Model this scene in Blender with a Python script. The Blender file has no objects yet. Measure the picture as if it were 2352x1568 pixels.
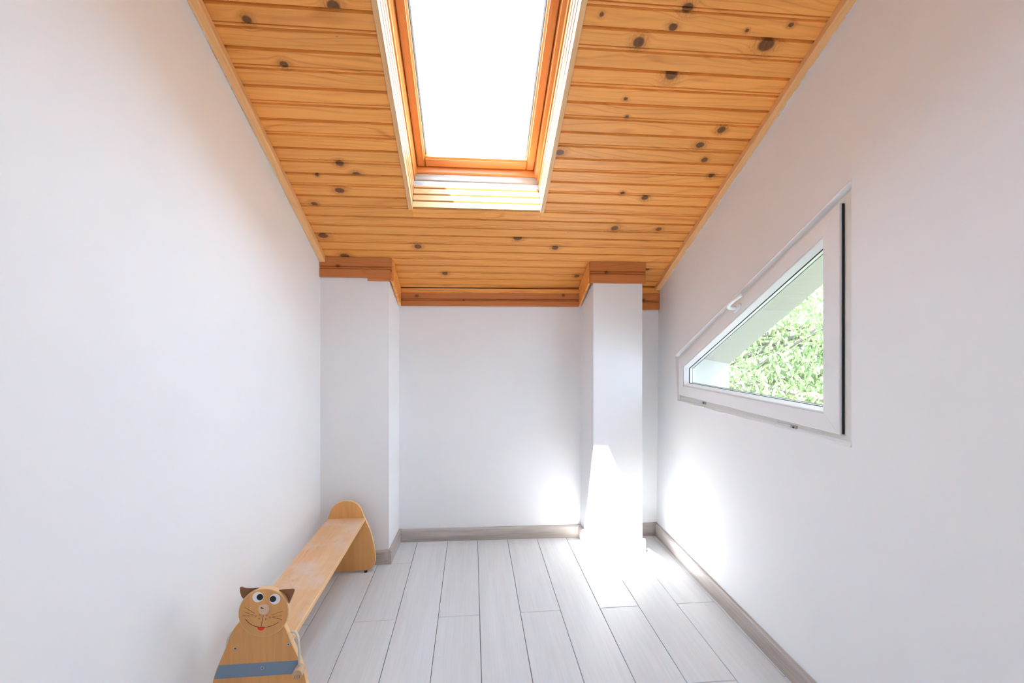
import bpy, bmesh, math, random
from mathutils import Vector, Matrix
from mathutils.geometry import tessellate_polygon
R = random.Random(7)
sc = bpy.context.scene
COL = sc.collection

# ------------------------------------------------------------------ camera
F, CX, HY, H = 1000.0, 1176.0, 787.0, 1.28        # focal length in px of a 2352 frame, centre, horizon, height
YAW = math.atan(91 / 1000.0)
cam = bpy.data.cameras.new('camera'); camo = bpy.data.objects.new('camera', cam); COL.objects.link(camo)
cam.sensor_width = 36.0; cam.lens = F / 2352 * 36; cam.clip_start = 0.02; cam.clip_end = 300
cam.shift_y = (HY - 784) / 2352
camo.location = (0, 0, H); camo.rotation_euler = (math.pi / 2, 0, -YAW)
sc.camera = camo

# ------------------------------------------------------------------ world, sun, daylight
sc.view_settings.view_transform = 'Standard'; sc.view_settings.look = 'None'
sc.view_settings.gamma = 1; sc.view_settings.use_curve_mapping = False
sc.view_settings.exposure = 1.08
sc.cycles.use_denoising = True
sc.cycles.use_adaptive_sampling = True; sc.cycles.adaptive_threshold = 0.05; sc.cycles.adaptive_min_samples = 16
sc.cycles.max_bounces = 10; sc.cycles.diffuse_bounces = 7; sc.cycles.transparent_max_bounces = 24
sc.cycles.sample_clamp_indirect = 8
w = bpy.data.worlds.new('sky'); sc.world = w; w.use_nodes = True
bg = w.node_tree.nodes['Background']; bg.inputs[0].default_value = (0.54, 0.775, 1.0, 1); bg.inputs[1].default_value = 9.0
sd = Vector((0.365, 0.292, -1.0)).normalized()
sl = bpy.data.lights.new('sun', 'SUN'); sl.energy = 38; sl.angle = math.radians(0.53); sl.color = (0.97, 0.99, 1.0)
so = bpy.data.objects.new('sun', sl); COL.objects.link(so); so.rotation_euler = sd.to_track_quat('-Z', 'Y').to_euler(); so.location = (-3, -3, 9)
pl = bpy.data.lights.new('skylight_portal', 'AREA'); pl.shape = 'RECTANGLE'; pl.size = 0.62; pl.size_y = 1.1; pl.cycles.is_portal = True
po = bpy.data.objects.new('skylight_portal', pl); COL.objects.link(po)
pl2 = bpy.data.lights.new('rear_fill_portal', 'AREA'); pl2.shape = 'RECTANGLE'; pl2.size = 1.2; pl2.size_y = 1.1; pl2.cycles.is_portal = True  # portal for the fill opening added behind the camera
po2 = bpy.data.objects.new('rear_fill_portal', pl2); COL.objects.link(po2)

# ------------------------------------------------------------------ geometry helpers
SY, CY = math.sin(YAW), math.cos(YAW)
CA, CS = 3.063, 0.503                               # ceiling face: z = CA - CS*y
NRM = Vector((0, CS, 1)).normalized()               # out through the roof
DWN = Vector((0, 1, -CS)).normalized()              # down the slope
K = math.sqrt(1 + CS * CS)
def ray(px, py):
    r = (px - CX) / F
    return Vector((SY + CY * r, CY - SY * r, (HY - py) / F))
def hit(px, py, p0, n):                             # a photo direction met with a real plane
    d = ray(px, py); o = Vector((0, 0, H))
    return o + d * ((Vector(p0) - o).dot(Vector(n)) / d.dot(Vector(n)))
def on_ceil(px, py, h=0.0): return hit(px, py, Vector((0, 0, CA)) + NRM * h, NRM)
WRN = Vector((-1, 0.010, 0.010)).normalized()       # right wall, normal into the room
def wr(y, z, off=0.0): return Vector((1.212 + 0.010 * (y - 1.5) + 0.010 * z - off, y, z))
def on_wr(px, py, off=0.0): return hit(px, py, wr(0, 0, off), WRN)

def tag(o, label=None, cat=None, group=None, kind=None):
    if label: o['label'] = label
    if cat: o['category'] = cat
    if group: o['group'] = group
    if kind: o['kind'] = kind
    return o
def empty(name, loc=(0, 0, 0), **kw):
    o = bpy.data.objects.new(name, None); COL.objects.link(o); o.location = loc; o.empty_display_size = 0.05
    return tag(o, **kw)
def wloc(o):
    v = Vector(o.location)
    while o.parent: o = o.parent; v = v + Vector(o.location) if o.type == 'EMPTY' else v
    return v
def setpar(o, parent):
    if parent is None: return
    o.parent = parent
    m = Matrix.Identity(4); p = parent; chain = []
    while p: chain.append(p); p = p.parent
    for q in reversed(chain): m = m @ q.matrix_parent_inverse @ q.matrix_basis
    o.matrix_parent_inverse = m.inverted()
def obj(name, verts, faces, mat, parent=None, smooth=False, mtx=None, **kw):
    me = bpy.data.meshes.new(name); me.from_pydata([tuple(v) for v in verts], [], faces); me.validate()
    bm = bmesh.new(); bm.from_mesh(me); bmesh.ops.recalc_face_normals(bm, faces=bm.faces); bm.to_mesh(me); bm.free()
    for m in (mat if isinstance(mat, (list, tuple)) else [mat]): me.materials.append(m)
    if smooth:
        me.polygons.foreach_set('use_smooth', [True] * len(me.polygons))
        me.set_sharp_from_angle(angle=math.radians(35))
    o = bpy.data.objects.new(name, me); COL.objects.link(o)
    setpar(o, parent)
    if mtx is not None: o.matrix_basis = mtx
    return tag(o, **kw)
def bmobj(name, bm, mat, parent=None, smooth=True, mtx=None, **kw):
    me = bpy.data.meshes.new(name); bmesh.ops.recalc_face_normals(bm, faces=bm.faces); bm.to_mesh(me); bm.free()
    for m in (mat if isinstance(mat, (list, tuple)) else [mat]): me.materials.append(m)
    if smooth:
        me.polygons.foreach_set('use_smooth', [True] * len(me.polygons))
        me.set_sharp_from_angle(angle=math.radians(35))
    o = bpy.data.objects.new(name, me); COL.objects.link(o); setpar(o, parent)
    if mtx is not None: o.matrix_basis = mtx
    return tag(o, **kw)
def box_vf(x0, x1, y0, y1, z0, z1, base=0):
    v = [(x, y, z) for x in (x0, x1) for y in (y0, y1) for z in (z0, z1)]
    f = [(0, 1, 3, 2), (4, 6, 7, 5), (0, 4, 5, 1), (2, 3, 7, 6), (0, 2, 6, 4), (1, 5, 7, 3)]
    return v, [tuple(i + base for i in q) for q in f]
def hexa(name, pts8, mat, parent=None, **kw):       # 4 bottom + 4 top points
    f = [(0, 1, 2, 3), (4, 7, 6, 5), (0, 4, 5, 1), (1, 5, 6, 2), (2, 6, 7, 3), (3, 7, 4, 0)]
    return obj(name, pts8, f, mat, parent, **kw)
def frame_m(o, ex, ea, eb):
    m = Matrix.Identity(4)
    for i in range(3):
        m[i][0] = ex[i]; m[i][1] = ea[i]; m[i][2] = eb[i]; m[i][3] = o[i]
    return m
def bar(name, prof, x0, x1, o, ex, ea, eb, mat, parent=None, cut0=0.0, cut1=0.0, smooth=False, **kw):
    """extrude a cross-section (a, b) along local x; cut0/cut1 skew the ends by a"""
    n = len(prof)
    v = [(x0 + cut0 * a, a, b) for a, b in prof] + [(x1 + cut1 * a, a, b) for a, b in prof]
    f = [(i, (i + 1) % n, n + (i + 1) % n, n + i) for i in range(n)]
    f += [tuple(range(n - 1, -1, -1)), tuple(range(n, 2 * n))]
    return obj(name, v, f, mat, parent, smooth=smooth, mtx=frame_m(o, ex, ea, eb), **kw)
def rect(a0, a1, b0, b1, c=0.0015):
    return [(a0 + c, b0), (a1 - c, b0), (a1, b0 + c), (a1, b1 - c), (a1 - c, b1), (a0 + c, b1), (a0, b1 - c), (a0, b0 + c)]
def outline_slab(name, rings, mat, parent=None, smooth=True, **kw):
    """closed rings of equal length, capped at both ends"""
    n = len(rings[0]); v = [p for r in rings for p in r]; f = []
    for k in range(len(rings) - 1):
        for i in range(n):
            j = (i + 1) % n; f.append((k * n + i, k * n + j, (k + 1) * n + j, (k + 1) * n + i))
    f += [tuple(range(n - 1, -1, -1)), tuple(range((len(rings) - 1) * n, len(rings) * n))]
    return obj(name, v, f, mat, parent, smooth=smooth, **kw)
def inset2(pts, d):
    """offset a closed 2D outline inwards by d (mitred)"""
    n = len(pts); area = sum(pts[i][0] * pts[(i + 1) % n][1] - pts[(i + 1) % n][0] * pts[i][1] for i in range(n))
    s = 1 if area > 0 else -1; out = []
    for i in range(n):
        p0, p1, p2 = Vector(pts[i - 1][:2]), Vector(pts[i][:2]), Vector(pts[(i + 1) % n][:2])
        e1, e2 = (p1 - p0).normalized(), (p2 - p1).normalized()
        n1, n2 = Vector((-e1.y, e1.x)) * s, Vector((-e2.y, e2.x)) * s
        m = (n1 + n2); m = m / max(0.2, m.length_squared) * 2
        out.append(tuple(p1 + m * d))
    return out
def tube_bm(bm, pts, rad, seg=10, mi=0):
    pts = [Vector(p) for p in pts]; rings = []; prev = None
    for i, p in enumerate(pts):
        t = (pts[min(i + 1, len(pts) - 1)] - pts[max(i - 1, 0)]).normalized()
        if prev is None:
            prev = t.orthogonal().normalized()
        a = (prev - t * prev.dot(t)).normalized(); b = t.cross(a); prev = a
        r = rad[i] if isinstance(rad, (list, tuple)) else rad
        rings.append([bm.verts.new(p + (a * math.cos(q) + b * math.sin(q)) * r) for q in [2 * math.pi * k / seg for k in range(seg)]])
    for A, B in zip(rings, rings[1:]):
        for k in range(seg):
            fc = bm.faces.new((A[k], A[(k + 1) % seg], B[(k + 1) % seg], B[k])); fc.material_index = mi
    for r in (rings[0][::-1], rings[-1]):
        fc = bm.faces.new(r); fc.material_index = mi
def smoothpts(pts, n=6):
    """Catmull-Rom through pts"""
    P = [Vector(p) for p in pts]; P = [P[0] * 2 - P[1]] + P + [P[-1] * 2 - P[-2]]; out = []
    for i in range(1, len(P) - 2):
        for k in range(n):
            t = k / n
            out.append(0.5 * ((2 * P[i]) + (P[i + 1] - P[i - 1]) * t + (2 * P[i - 1] - 5 * P[i] + 4 * P[i + 1] - P[i + 2]) * t * t + (3 * P[i] - P[i - 1] - 3 * P[i + 1] + P[i + 2]) * t ** 3))
    out.append(P[-2]); return out
def wall_with_hole(name, outer, hole_in, hole_out, fin, fout, mat, parent=None, **kw):
    """slab between two surfaces fin(y,z)/fout(y,z) with a hole"""
    V, Fc = [], []
    for hole, fn in ((hole_in, fin), (hole_out, fout)):
        base = len(V)
        loops = [outer] + ([hole] if hole else [])
        flat = [p for l in loops for p in l]
        V += [fn(*p) for p in flat]
        for t in tessellate_polygon([[Vector((p[0], p[1], 0)) for p in l] for l in loops]):
            Fc.append(tuple(base + i for i in t))
    m = len(V) // 2; off = 0
    for l in [outer] + ([hole_in] if hole_in else []):
        n = len(l)
        for i in range(n):
            j = (i + 1) % n; Fc.append((off + i, off + j, m + off + j, m + off + i))
        off += n
    return obj(name, V, Fc, mat, parent, **kw)

# ------------------------------------------------------------------ materials
class NT:
    def __init__(s, name):
        s.m = bpy.data.materials.new(name); s.m.use_nodes = True; s.t = s.m.node_tree
        s.b = s.t.nodes['Principled BSDF']; s.out = s.t.nodes['Material Output']
    def n(s, ty, **kw):
        q = s.t.nodes.new(ty)
        for k, v in kw.items(): setattr(q, k, v)
        return q
    def l(s, a, b): s.t.links.new(a, b)
    def val(s, inp, v):
        if hasattr(v, 'links') or isinstance(v, bpy.types.NodeSocket): s.l(v, inp)
        else: inp.default_value = v
    def math(s, op, a, b=0.0, clamp=False, c=None):
        q = s.n('ShaderNodeMath', operation=op, use_clamp=clamp); s.val(q.inputs[0], a); s.val(q.inputs[1], b)
        if c is not None: s.val(q.inputs[2], c)
        return q.outputs[0]
    def vmul(s, v, k):
        q = s.n('ShaderNodeVectorMath', operation='MULTIPLY'); s.val(q.inputs[0], v); s.val(q.inputs[1], k); return q.outputs[0]
    def vadd(s, v, k):
        q = s.n('ShaderNodeVectorMath', operation='ADD'); s.val(q.inputs[0], v); s.val(q.inputs[1], k); return q.outputs[0]
    def noise(s, v, scale=1.0, detail=3.0, rough=0.55, dist=0.0):
        q = s.n('ShaderNodeTexNoise'); s.l(v, q.inputs['Vector']); q.inputs['Scale'].default_value = scale
        q.inputs['Detail'].default_value = detail; q.inputs['Roughness'].default_value = rough; q.inputs['Distortion'].default_value = dist
        return q.outputs['Fac']
    def ramp(s, f, stops):
        q = s.n('ShaderNodeValToRGB'); s.l(f, q.inputs[0]); e = q.color_ramp.elements
        while len(e) < len(stops): e.new(0.5)
        for el, (p, c) in zip(e, stops): el.position = p; el.color = (*c, 1) if len(c) == 3 else c
        return q.outputs[0]
    def mix(s, f, a, b, mode='MIX'):
        q = s.n('ShaderNodeMix', data_type='RGBA', blend_type=mode); s.val(q.inputs[0], f)
        for i, c in ((6, a), (7, b)):
            if isinstance(c, tuple): q.inputs[i].default_value = (*c[:3], 1)
            else: s.l(c, q.inputs[i])
        return q.outputs[2]
    def mrange(s, v, a, b, c=0.0, d=1.0, smooth=True):
        q = s.n('ShaderNodeMapRange', interpolation_type='SMOOTHSTEP' if smooth else 'LINEAR'); s.val(q.inputs[0], v)
        for i, x in enumerate((a, b, c, d)): q.inputs[i + 1].default_value = x
        return q.outputs[0]
    def bump(s, h, strength=0.2, dist=0.001):
        q = s.n('ShaderNodeBump'); q.inputs['Strength'].default_value = strength; q.inputs['Distance'].default_value = dist
        s.l(h, q.inputs['Height']); s.l(q.outputs[0], s.b.inputs['Normal'])
    def set(s, color=None, rough=0.5, metal=0.0, spec=0.5, coat=0.0):
        if color is not None:
            if isinstance(color, tuple): s.b.inputs['Base Color'].default_value = (*color[:3], 1)
            else: s.l(color, s.b.inputs['Base Color'])
        s.b.inputs['Roughness'].default_value = rough; s.b.inputs['Metallic'].default_value = metal
        s.b.inputs['Specular IOR Level'].default_value = spec; s.b.inputs['Coat Weight'].default_value = coat
        return s.m
def plain(name, color, rough=0.5, metal=0.0, spec=0.5, bump=0.0, bscale=200, coat=0.0):
    k = NT(name); co = k.n('ShaderNodeTexCoord').outputs['Object']
    nz = k.noise(co, bscale, 3)
    c = k.mix(k.math('MULTIPLY', nz, 0.12), color, tuple(x * 0.82 for x in color))
    k.set(c, rough, metal, spec, coat)
    if bump: k.bump(nz, bump, 0.0006)
    return k.m

def knot_group():
    g = bpy.data.node_groups.new('knot', 'ShaderNodeTree')
    I = g.interface.new_socket
    I('Vector', in_out='INPUT', socket_type='NodeSocketVector'); I('Centre', in_out='INPUT', socket_type='NodeSocketVector')
    I('InvRadius', in_out='INPUT', socket_type='NodeSocketVector')
    I('Mask', in_out='INPUT', socket_type='NodeSocketFloat'); I('Halo', in_out='INPUT', socket_type='NodeSocketFloat')
    I('Vector', in_out='OUTPUT', socket_type='NodeSocketVector'); I('Mask', in_out='OUTPUT', socket_type='NodeSocketFloat'); I('Halo', in_out='OUTPUT', socket_type='NodeSocketFloat')
    N, L = g.nodes.new, g.links.new
    gi, go = N('NodeGroupInput'), N('NodeGroupOutput')
    def vm(op, a, b):
        q = N('ShaderNodeVectorMath'); q.operation = op; L(a, q.inputs[0])
        if isinstance(b, tuple): q.inputs[1].default_value = b
        elif b is not None: L(b, q.inputs[1])
        return q
    def mr(v, a, b, c, d):
        q = N('ShaderNodeMapRange'); q.interpolation_type = 'SMOOTHSTEP'; L(v, q.inputs[0])
        for i, x in enumerate((a, b, c, d)): q.inputs[i + 1].default_value = x
        return q.outputs[0]
    dv = vm('SUBTRACT', gi.outputs[0], gi.outputs[1]); sv = vm('MULTIPLY', dv.outputs[0], gi.outputs[2])
    ln = vm('LENGTH', sv.outputs[0], None).outputs['Value']
    core = mr(ln, 1.15, 0.75, 0, 1); halo = mr(ln, 3.6, 0.9, 0, 1)
    mx = N('ShaderNodeMath'); mx.operation = 'MAXIMUM'; L(core, mx.inputs[0]); L(gi.outputs[3], mx.inputs[1])
    hx = N('ShaderNodeMath'); hx.operation = 'MAXIMUM'; L(halo, hx.inputs[0]); L(gi.outputs[4], hx.inputs[1])
    bend = vm('MULTIPLY', dv.outputs[0], (0, -0.85, 0)); sc_ = N('ShaderNodeVectorMath'); sc_.operation = 'SCALE'
    L(bend.outputs[0], sc_.inputs[0]); L(halo, sc_.inputs['Scale'])
    ad = vm('ADD', gi.outputs[0], sc_.outputs[0])
    L(ad.outputs[0], go.inputs[0]); L(mx.outputs[0], go.inputs[1]); L(hx.outputs[0], go.inputs[2])
    return g
KG = knot_group()
def pine(name, knots=(), light=(0.92, 0.395, 0.092), dark=(0.56, 0.165, 0.026), rough=0.38, seedv=0.0, contrast=1.0, fine=1.0, paint=None):
    """varnished pine; grain runs along local x.  knots: (x, a, rx, ra)"""
    k = NT(name); co = k.n('ShaderNodeTexCoord').outputs['Object']
    v = co; mask = halo = None
    for (x, a, rx, ra) in knots:
        q = k.n('ShaderNodeGroup'); q.node_tree = KG; k.l(v, q.inputs[0])
        q.inputs[1].default_value = (x, a, 0); q.inputs[2].default_value = (1 / rx, 1 / ra, 0)
        if mask is not None: k.l(mask, q.inputs[3]); k.l(halo, q.inputs[4])
        v, mask, halo = q.outputs
    rnd = k.n('ShaderNodeObjectInfo').outputs['Random']
    cmb = k.n('ShaderNodeCombineXYZ'); k.l(k.math('MULTIPLY', rnd, 31.0), cmb.inputs[0]); k.l(k.math('MULTIPLY', rnd, 17.0), cmb.inputs[1]); cmb.inputs[2].default_value = seedv
    v2 = k.vadd(v, cmb.outputs[0])
    low = k.noise(k.vmul(v2, (1.1, 9, 9)), 1.0, 2)
    wob = k.vadd(k.vmul(v2, (1.6, 70 * fine, 50)), k.vmul(low, (0, 9, 0)))
    g1 = k.noise(wob, 1.0, 2.5, 0.6)
    sx_ = k.n('ShaderNodeSeparateXYZ'); k.l(v2, sx_.inputs[0])
    rc = k.math('ADD', k.math('MULTIPLY', sx_.outputs[1], 78.0 * fine), k.math('MULTIPLY', k.noise(k.vmul(v2, (0.9, 5, 5)), 1.0, 2, 0.5), 22.0))
    ring = k.mrange(k.math('PINGPONG', rc, 1.0), 0.62, 1.0, 0.0, 1.0)
    ring = k.math('MULTIPLY', ring, k.mrange(k.noise(k.vmul(v2, (2.0, 12, 12)), 1.0, 2), 0.3, 0.65, 0.15, 1.0))
    g2 = k.noise(k.vmul(v2, (9, 420, 420)), 1.0, 2)
    f = k.math('ADD', k.math('MULTIPLY', g1, 0.75), k.math('MULTIPLY', g2, 0.25))
    f = k.mrange(f, 0.5 - 0.30 / contrast, 0.5 + 0.12 / contrast)
    f = k.math('SUBTRACT', k.math('ADD', k.math('MULTIPLY', f, 0.6), 0.4), k.math('MULTIPLY', ring, 0.42 * contrast), clamp=True)
    c = k.mix(f, dark, light)
    patch = k.noise(k.vmul(v2, (0.9, 3, 3)), 1.0, 2)
    c = k.mix(k.mrange(patch, 0.35, 0.7, 0.0, 0.35), c, tuple(x * y for x, y in zip(light, (1.08, 1.16, 1.3))))
    tone = k.mrange(rnd, 0.0, 1.0, 0.9, 1.07, False)
    hs = k.n('ShaderNodeHueSaturation'); k.l(tone, hs.inputs['Value']); k.l(c, hs.inputs['Color']); c = hs.outputs[0]
    if mask is not None:
        ringn = k.noise(k.vmul(v, (160, 160, 160)), 1.0, 2)
        hm = k.math('MULTIPLY', k.math('POWER', halo, 2.2), k.mrange(ringn, 0.3, 0.75, 0.25, 1.0))
        c = k.mix(k.math('MULTIPLY', hm, 0.8), c, (0.42, 0.13, 0.025))
        c = k.mix(mask, c, k.mix(ringn, (0.09, 0.030, 0.009), (0.27, 0.105, 0.035)))
    # nail heads / pin knots
    vo = k.n('ShaderNodeTexVoronoi'); k.l(k.vmul(v2, (5.5, 17, 0)), vo.inputs['Vector']); vo.inputs['Scale'].default_value = 1.0
    pin = k.math('LESS_THAN', vo.outputs['Distance'], 0.028)
    sep = k.n('ShaderNodeSeparateColor'); k.l(vo.outputs['Color'], sep.inputs[0])
    pin = k.math('MULTIPLY', pin, k.math('GREATER_THAN', sep.outputs[0], 0.55))
    c = k.mix(k.math('MULTIPLY', pin, 0.7), c, (0.12, 0.06, 0.04))
    if paint:                                        # flecks of wall paint along one edge
        sp = k.n('ShaderNodeSeparateXYZ'); k.l(co, sp.inputs[0])
        fl = k.noise(k.vmul(co, (38, 90, 90)), 1.0, 4, 0.7)
        near = k.mrange(sp.outputs[1 if paint[0] == 'a' else 2], paint[1], paint[2], 0.0, 0.34)
        fm = k.math('GREATER_THAN', k.math('ADD', fl, near), 0.80)
        c = k.mix(fm, c, (0.78, 0.76, 0.74))
    k.set(c, rough, 0, 0.35)
    k.bump(f, 0.08, 0.0005)
    return k.m

M_WALL = None
def wallmat(name, col):
    k = NT(name); co = k.n('ShaderNodeTexCoord').outputs['Object']
    a = k.noise(co, 2.2, 3); b = k.noise(co, 160, 3)
    c = k.mix(k.mrange(a, 0.3, 0.75, 0.0, 1.0), col, tuple(x * 0.975 for x in col))
    k.set(c, 0.75, 0, 0.25)
    k.bump(k.math('ADD', k.math('MULTIPLY', a, 6.0), b), 0.10, 0.0008)
    return k.m
M_WALL = wallmat('white_wall_paint', (0.828, 0.832, 0.841))
M_REAR = wallmat('blue_grey_bounce_tone', (0.36, 0.41, 0.48))  # tone picked to weaken and cool bounce off the unseen wall
M_STUCCO = plain('exterior_stucco', (0.44, 0.405, 0.36), 0.9, bump=0.25, bscale=60)
M_DARK = plain('dark_subfloor', (0.05, 0.045, 0.04), 0.9)
M_PVC = plain('white_pvc', (0.82, 0.82, 0.82), 0.3, spec=0.5, bscale=5)
M_PVC2 = plain('cream_pvc', (0.80, 0.775, 0.72), 0.35, bscale=14)
M_GASKET = plain('black_gasket', (0.012, 0.016, 0.017), 0.5)
M_SPACER = plain('grey_spacer', (0.35, 0.42, 0.40), 0.35, 0.3)
M_METAL = plain('hinge_metal', (0.42, 0.42, 0.43), 0.3, 0.9)
M_SILVER = plain('satin_white_metal', (0.78, 0.78, 0.80), 0.3, 0.35)
M_RUBBER = plain('black_rubber', (0.02, 0.02, 0.02), 0.6)
M_ALU = plain('aluminium_cladding', (0.62, 0.65, 0.70), 0.4, 0.3)
M_LEATHER = plain('brown_leather', (0.26, 0.115, 0.05), 0.6, bump=0.3, bscale=600)
M_ROPE = plain('cotton_rope', (0.66, 0.60, 0.50), 0.9, bump=0.8, bscale=900)
M_RED = plain('red_paint', (0.80, 0.02, 0.015), 0.35)
M_BLUE = plain('blue_paint', (0.19, 0.275, 0.37), 0.45, bump=0.2, bscale=500)
M_BLACK = plain('black_paint', (0.006, 0.007, 0.012), 0.25)
M_EYE = plain('white_eye_paint', (0.86, 0.86, 0.88), 0.35)
M_ENGR = plain('burnt_engraving', (0.10, 0.03, 0.015), 0.7)
M_SCREW = plain('zinc_screw', (0.50, 0.55, 0.52), 0.35, 0.8)
M_ROOF = plain('roof_tile_clay', (0.35, 0.14, 0.08), 0.85)

def woodmat(name, light, dark, rough, axis='x', worn=None, stretch=1.0, contrast=1.0, spec=0.4):
    k = NT(name); co = k.n('ShaderNodeTexCoord').outputs['Object']
    rnd = k.n('ShaderNodeObjectInfo').outputs['Random']
    cm = k.n('ShaderNodeCombineXYZ')
    for i in range(3): k.l(k.math('MULTIPLY', rnd, 13.0 + 7 * i), cm.inputs[i])
    v = k.vadd(co, cm.outputs[0])
    s = {'x': (1.0, 14, 14), 'y': (14, 1.0, 14), 'z': (14, 14, 1.0)}[axis]
    low = k.noise(k.vmul(v, tuple(0.35 * q for q in s)), stretch, 3, 0.5, 1.2)
    mid = k.noise(k.vmul(v, tuple(3.2 * q for q in s)), stretch, 3, 0.6, 0.4)
    fin = k.noise(k.vmul(v, tuple((18 if q > 5 else 7) * q for q in s)), stretch, 2)
    f = k.math('ADD', k.math('ADD', k.math('MULTIPLY', low, 0.4), k.math('MULTIPLY', mid, 0.35)), k.math('MULTIPLY', fin, 0.25))
    f = k.mrange(f, 0.5 - 0.14 / contrast, 0.5 + 0.14 / contrast)
    c = k.mix(f, dark, light)
    if worn:
        wn = k.noise(k.vmul(v, tuple((q * 0.35 if q > 5 else 5.0) for q in s)), 1.0, 5, 0.65)
        c = k.mix(k.mrange(wn, 0.45, 0.68, 0, 0.75), c, worn)
        wn2 = k.noise(k.vmul(v, tuple((q * 2.2 if q > 5 else 9.0) for q in s)), 1.0, 5, 0.75)
        c = k.mix(k.mrange(wn2, 0.60, 0.72, 0, 0.55), c, (0.30, 0.21, 0.15))
    k.set(c, rough, 0, spec); k.bump(f, 0.05, 0.0004)
    return k.m
M_FLOOR = woodmat('grey_oak_laminate', (0.71, 0.715, 0.725), (0.61, 0.610, 0.615), 0.42, 'x', stretch=0.8, contrast=0.75)
M_BASE = woodmat('grey_oak_skirting', (0.50, 0.455, 0.42), (0.355, 0.31, 0.275), 0.5, 'x', stretch=0.9, contrast=1.2)
M_BEECH = woodmat('varnished_beech_panel', (0.76, 0.39, 0.135), (0.65, 0.31, 0.095), 0.36, 'z', stretch=1.2, contrast=0.8)
M_EDGE = woodmat('pale_beech_edge', (0.78, 0.52, 0.27), (0.70, 0.43, 0.20), 0.4, 'y')
M_SEAT = woodmat('worn_beech_seat', (0.66, 0.40, 0.215), (0.58, 0.33, 0.16), 0.42, 'y', worn=(0.60, 0.46, 0.37))
M_HAND = woodmat('pale_wooden_peg', (0.62, 0.42, 0.26), (0.54, 0.35, 0.20), 0.45, 'y')
M_NOSE = woodmat('pale_wooden_button', (0.78, 0.56, 0.40), (0.72, 0.49, 0.33), 0.4, 'y')
M_SASH = woodmat('orange_lacquered_sash', (0.66, 0.26, 0.07), (0.56, 0.195, 0.042), 0.3, 'x', stretch=1.6)
M_PINE = pine('varnished_pine')
M_STRIP_E = pine('opening_trim_pine', light=(0.78, 0.48, 0.23), dark=(0.60, 0.31, 0.12))
M_PINE_L = pine('pale_pine_reveal', light=(0.56, 0.31, 0.125), dark=(0.38, 0.17, 0.05))
M_STRIP = pine('pale_pine_batten', knots=[(1.02, 0.012, 0.012, 0.007), (1.30, 0.015, 0.012, 0.006), (0.18, 0.01, 0.006, 0.004)],
               light=(0.84, 0.47, 0.20), dark=(0.64, 0.30, 0.10), paint=('a', 0.012, 0.001))

def glassmat(name, tint, refl=0.06):
    k = NT(name); t = k.n('ShaderNodeBsdfTransparent'); t.inputs[0].default_value = (*tint, 1)
    g = k.n('ShaderNodeBsdfGlossy'); g.inputs['Roughness'].default_value = 0.02
    lw = k.n('ShaderNodeLayerWeight'); lw.inputs['Blend'].default_value = 0.5; fr = k.math('ADD', k.math('MULTIPLY', k.math('POWER', lw.outputs['Facing'], 5.0), 0.7), 0.03)
    mx = k.n('ShaderNodeMixShader'); k.l(fr, mx.inputs[0]); k.l(t.outputs[0], mx.inputs[1]); k.l(g.outputs[0], mx.inputs[2])
    k.l(mx.outputs[0], k.out.inputs[0]); return k.m
M_GLASS = glassmat('window_glass', (0.74, 0.71, 0.695))
M_SKYGLASS = glassmat('skylight_glass', (0.97, 0.98, 0.985))

# ------------------------------------------------------------------ room shell
XL = -0.868
def ybk(x): return 2.862 - 0.030 * (x + 0.46)       # back wall face, a little out of square
RIDGE_Y, REAR_Y = -0.25, -2.0
def ztop(y): return CA - CS * y if y > RIDGE_Y else CA - CS * RIDGE_Y - 0.45 * (RIDGE_Y - y)

# floor: sub floor + laminate planks as parts
floor = obj('floor', *box_vf(-1.0, 1.6, -2.2, 3.1, -0.12, -0.010), M_DARK, label='pale grey oak laminate floor laid in long planks', kind='structure')
PW, X0 = 0.193, 0.034
def plank(xa, xb, ya, yb):
    g = 0.0011; c = 0.0016; xa += g; xb -= g; ya += g; yb -= g
    L, Wd = yb - ya, xb - xa
    v = [(0, 0, -0.009), (L, 0, -0.009), (L, Wd, -0.009), (0, Wd, -0.009), (0, 0, -c), (L, 0, -c), (L, Wd, -c), (0, Wd, -c),
         (c, c, 0), (L - c, c, 0), (L - c, Wd - c, 0), (c, Wd - c, 0)]
    f = [(3, 2, 1, 0), (0, 1, 5, 4), (1, 2, 6, 5), (2, 3, 7, 6), (3, 0, 4, 7), (4, 5, 9, 8), (5, 6, 10, 9), (6, 7, 11, 10), (7, 4, 8, 11), (8, 9, 10, 11)]
    obj('plank', v, f, M_FLOOR, floor, mtx=frame_m((xa, ya, 0), (0, 1, 0), (1, 0, 0), (0, 0, 1)))
for c in range(-5, 7):
    xa, xb = X0 + PW * c, X0 + PW * (c + 1)
    if xb < XL: continue
    xa = max(xa, XL - 0.005); xb = min(xb, 1.245)
    if c % 2: js = [-1.80, -0.515, 0.770, 2.055] + ([2.575] if c == -3 else [])
    else: js = [-1.0, 0.285, 1.570]
    js = [-1.99] + js + [2.88]
    for a, b in zip(js, js[1:]): plank(xa, xb, a, b)

# walls
def prof(y0, y1, up):
    pts = [(y0, -0.1), (y1, -0.1), (y1, ztop(y1) + up)]
    pts += [(RIDGE_Y, ztop(RIDGE_Y) + up), (y0, ztop(y0) + up)]
    return pts
wall_with_hole('wall_left', prof(-2.0, 2.95, 0.03), None, None, lambda y, z: (XL, y, z), lambda y, z: (XL - 0.15, y, z), M_WALL,
               label='plain white wall along which the bench stands', kind='structure')
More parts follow.
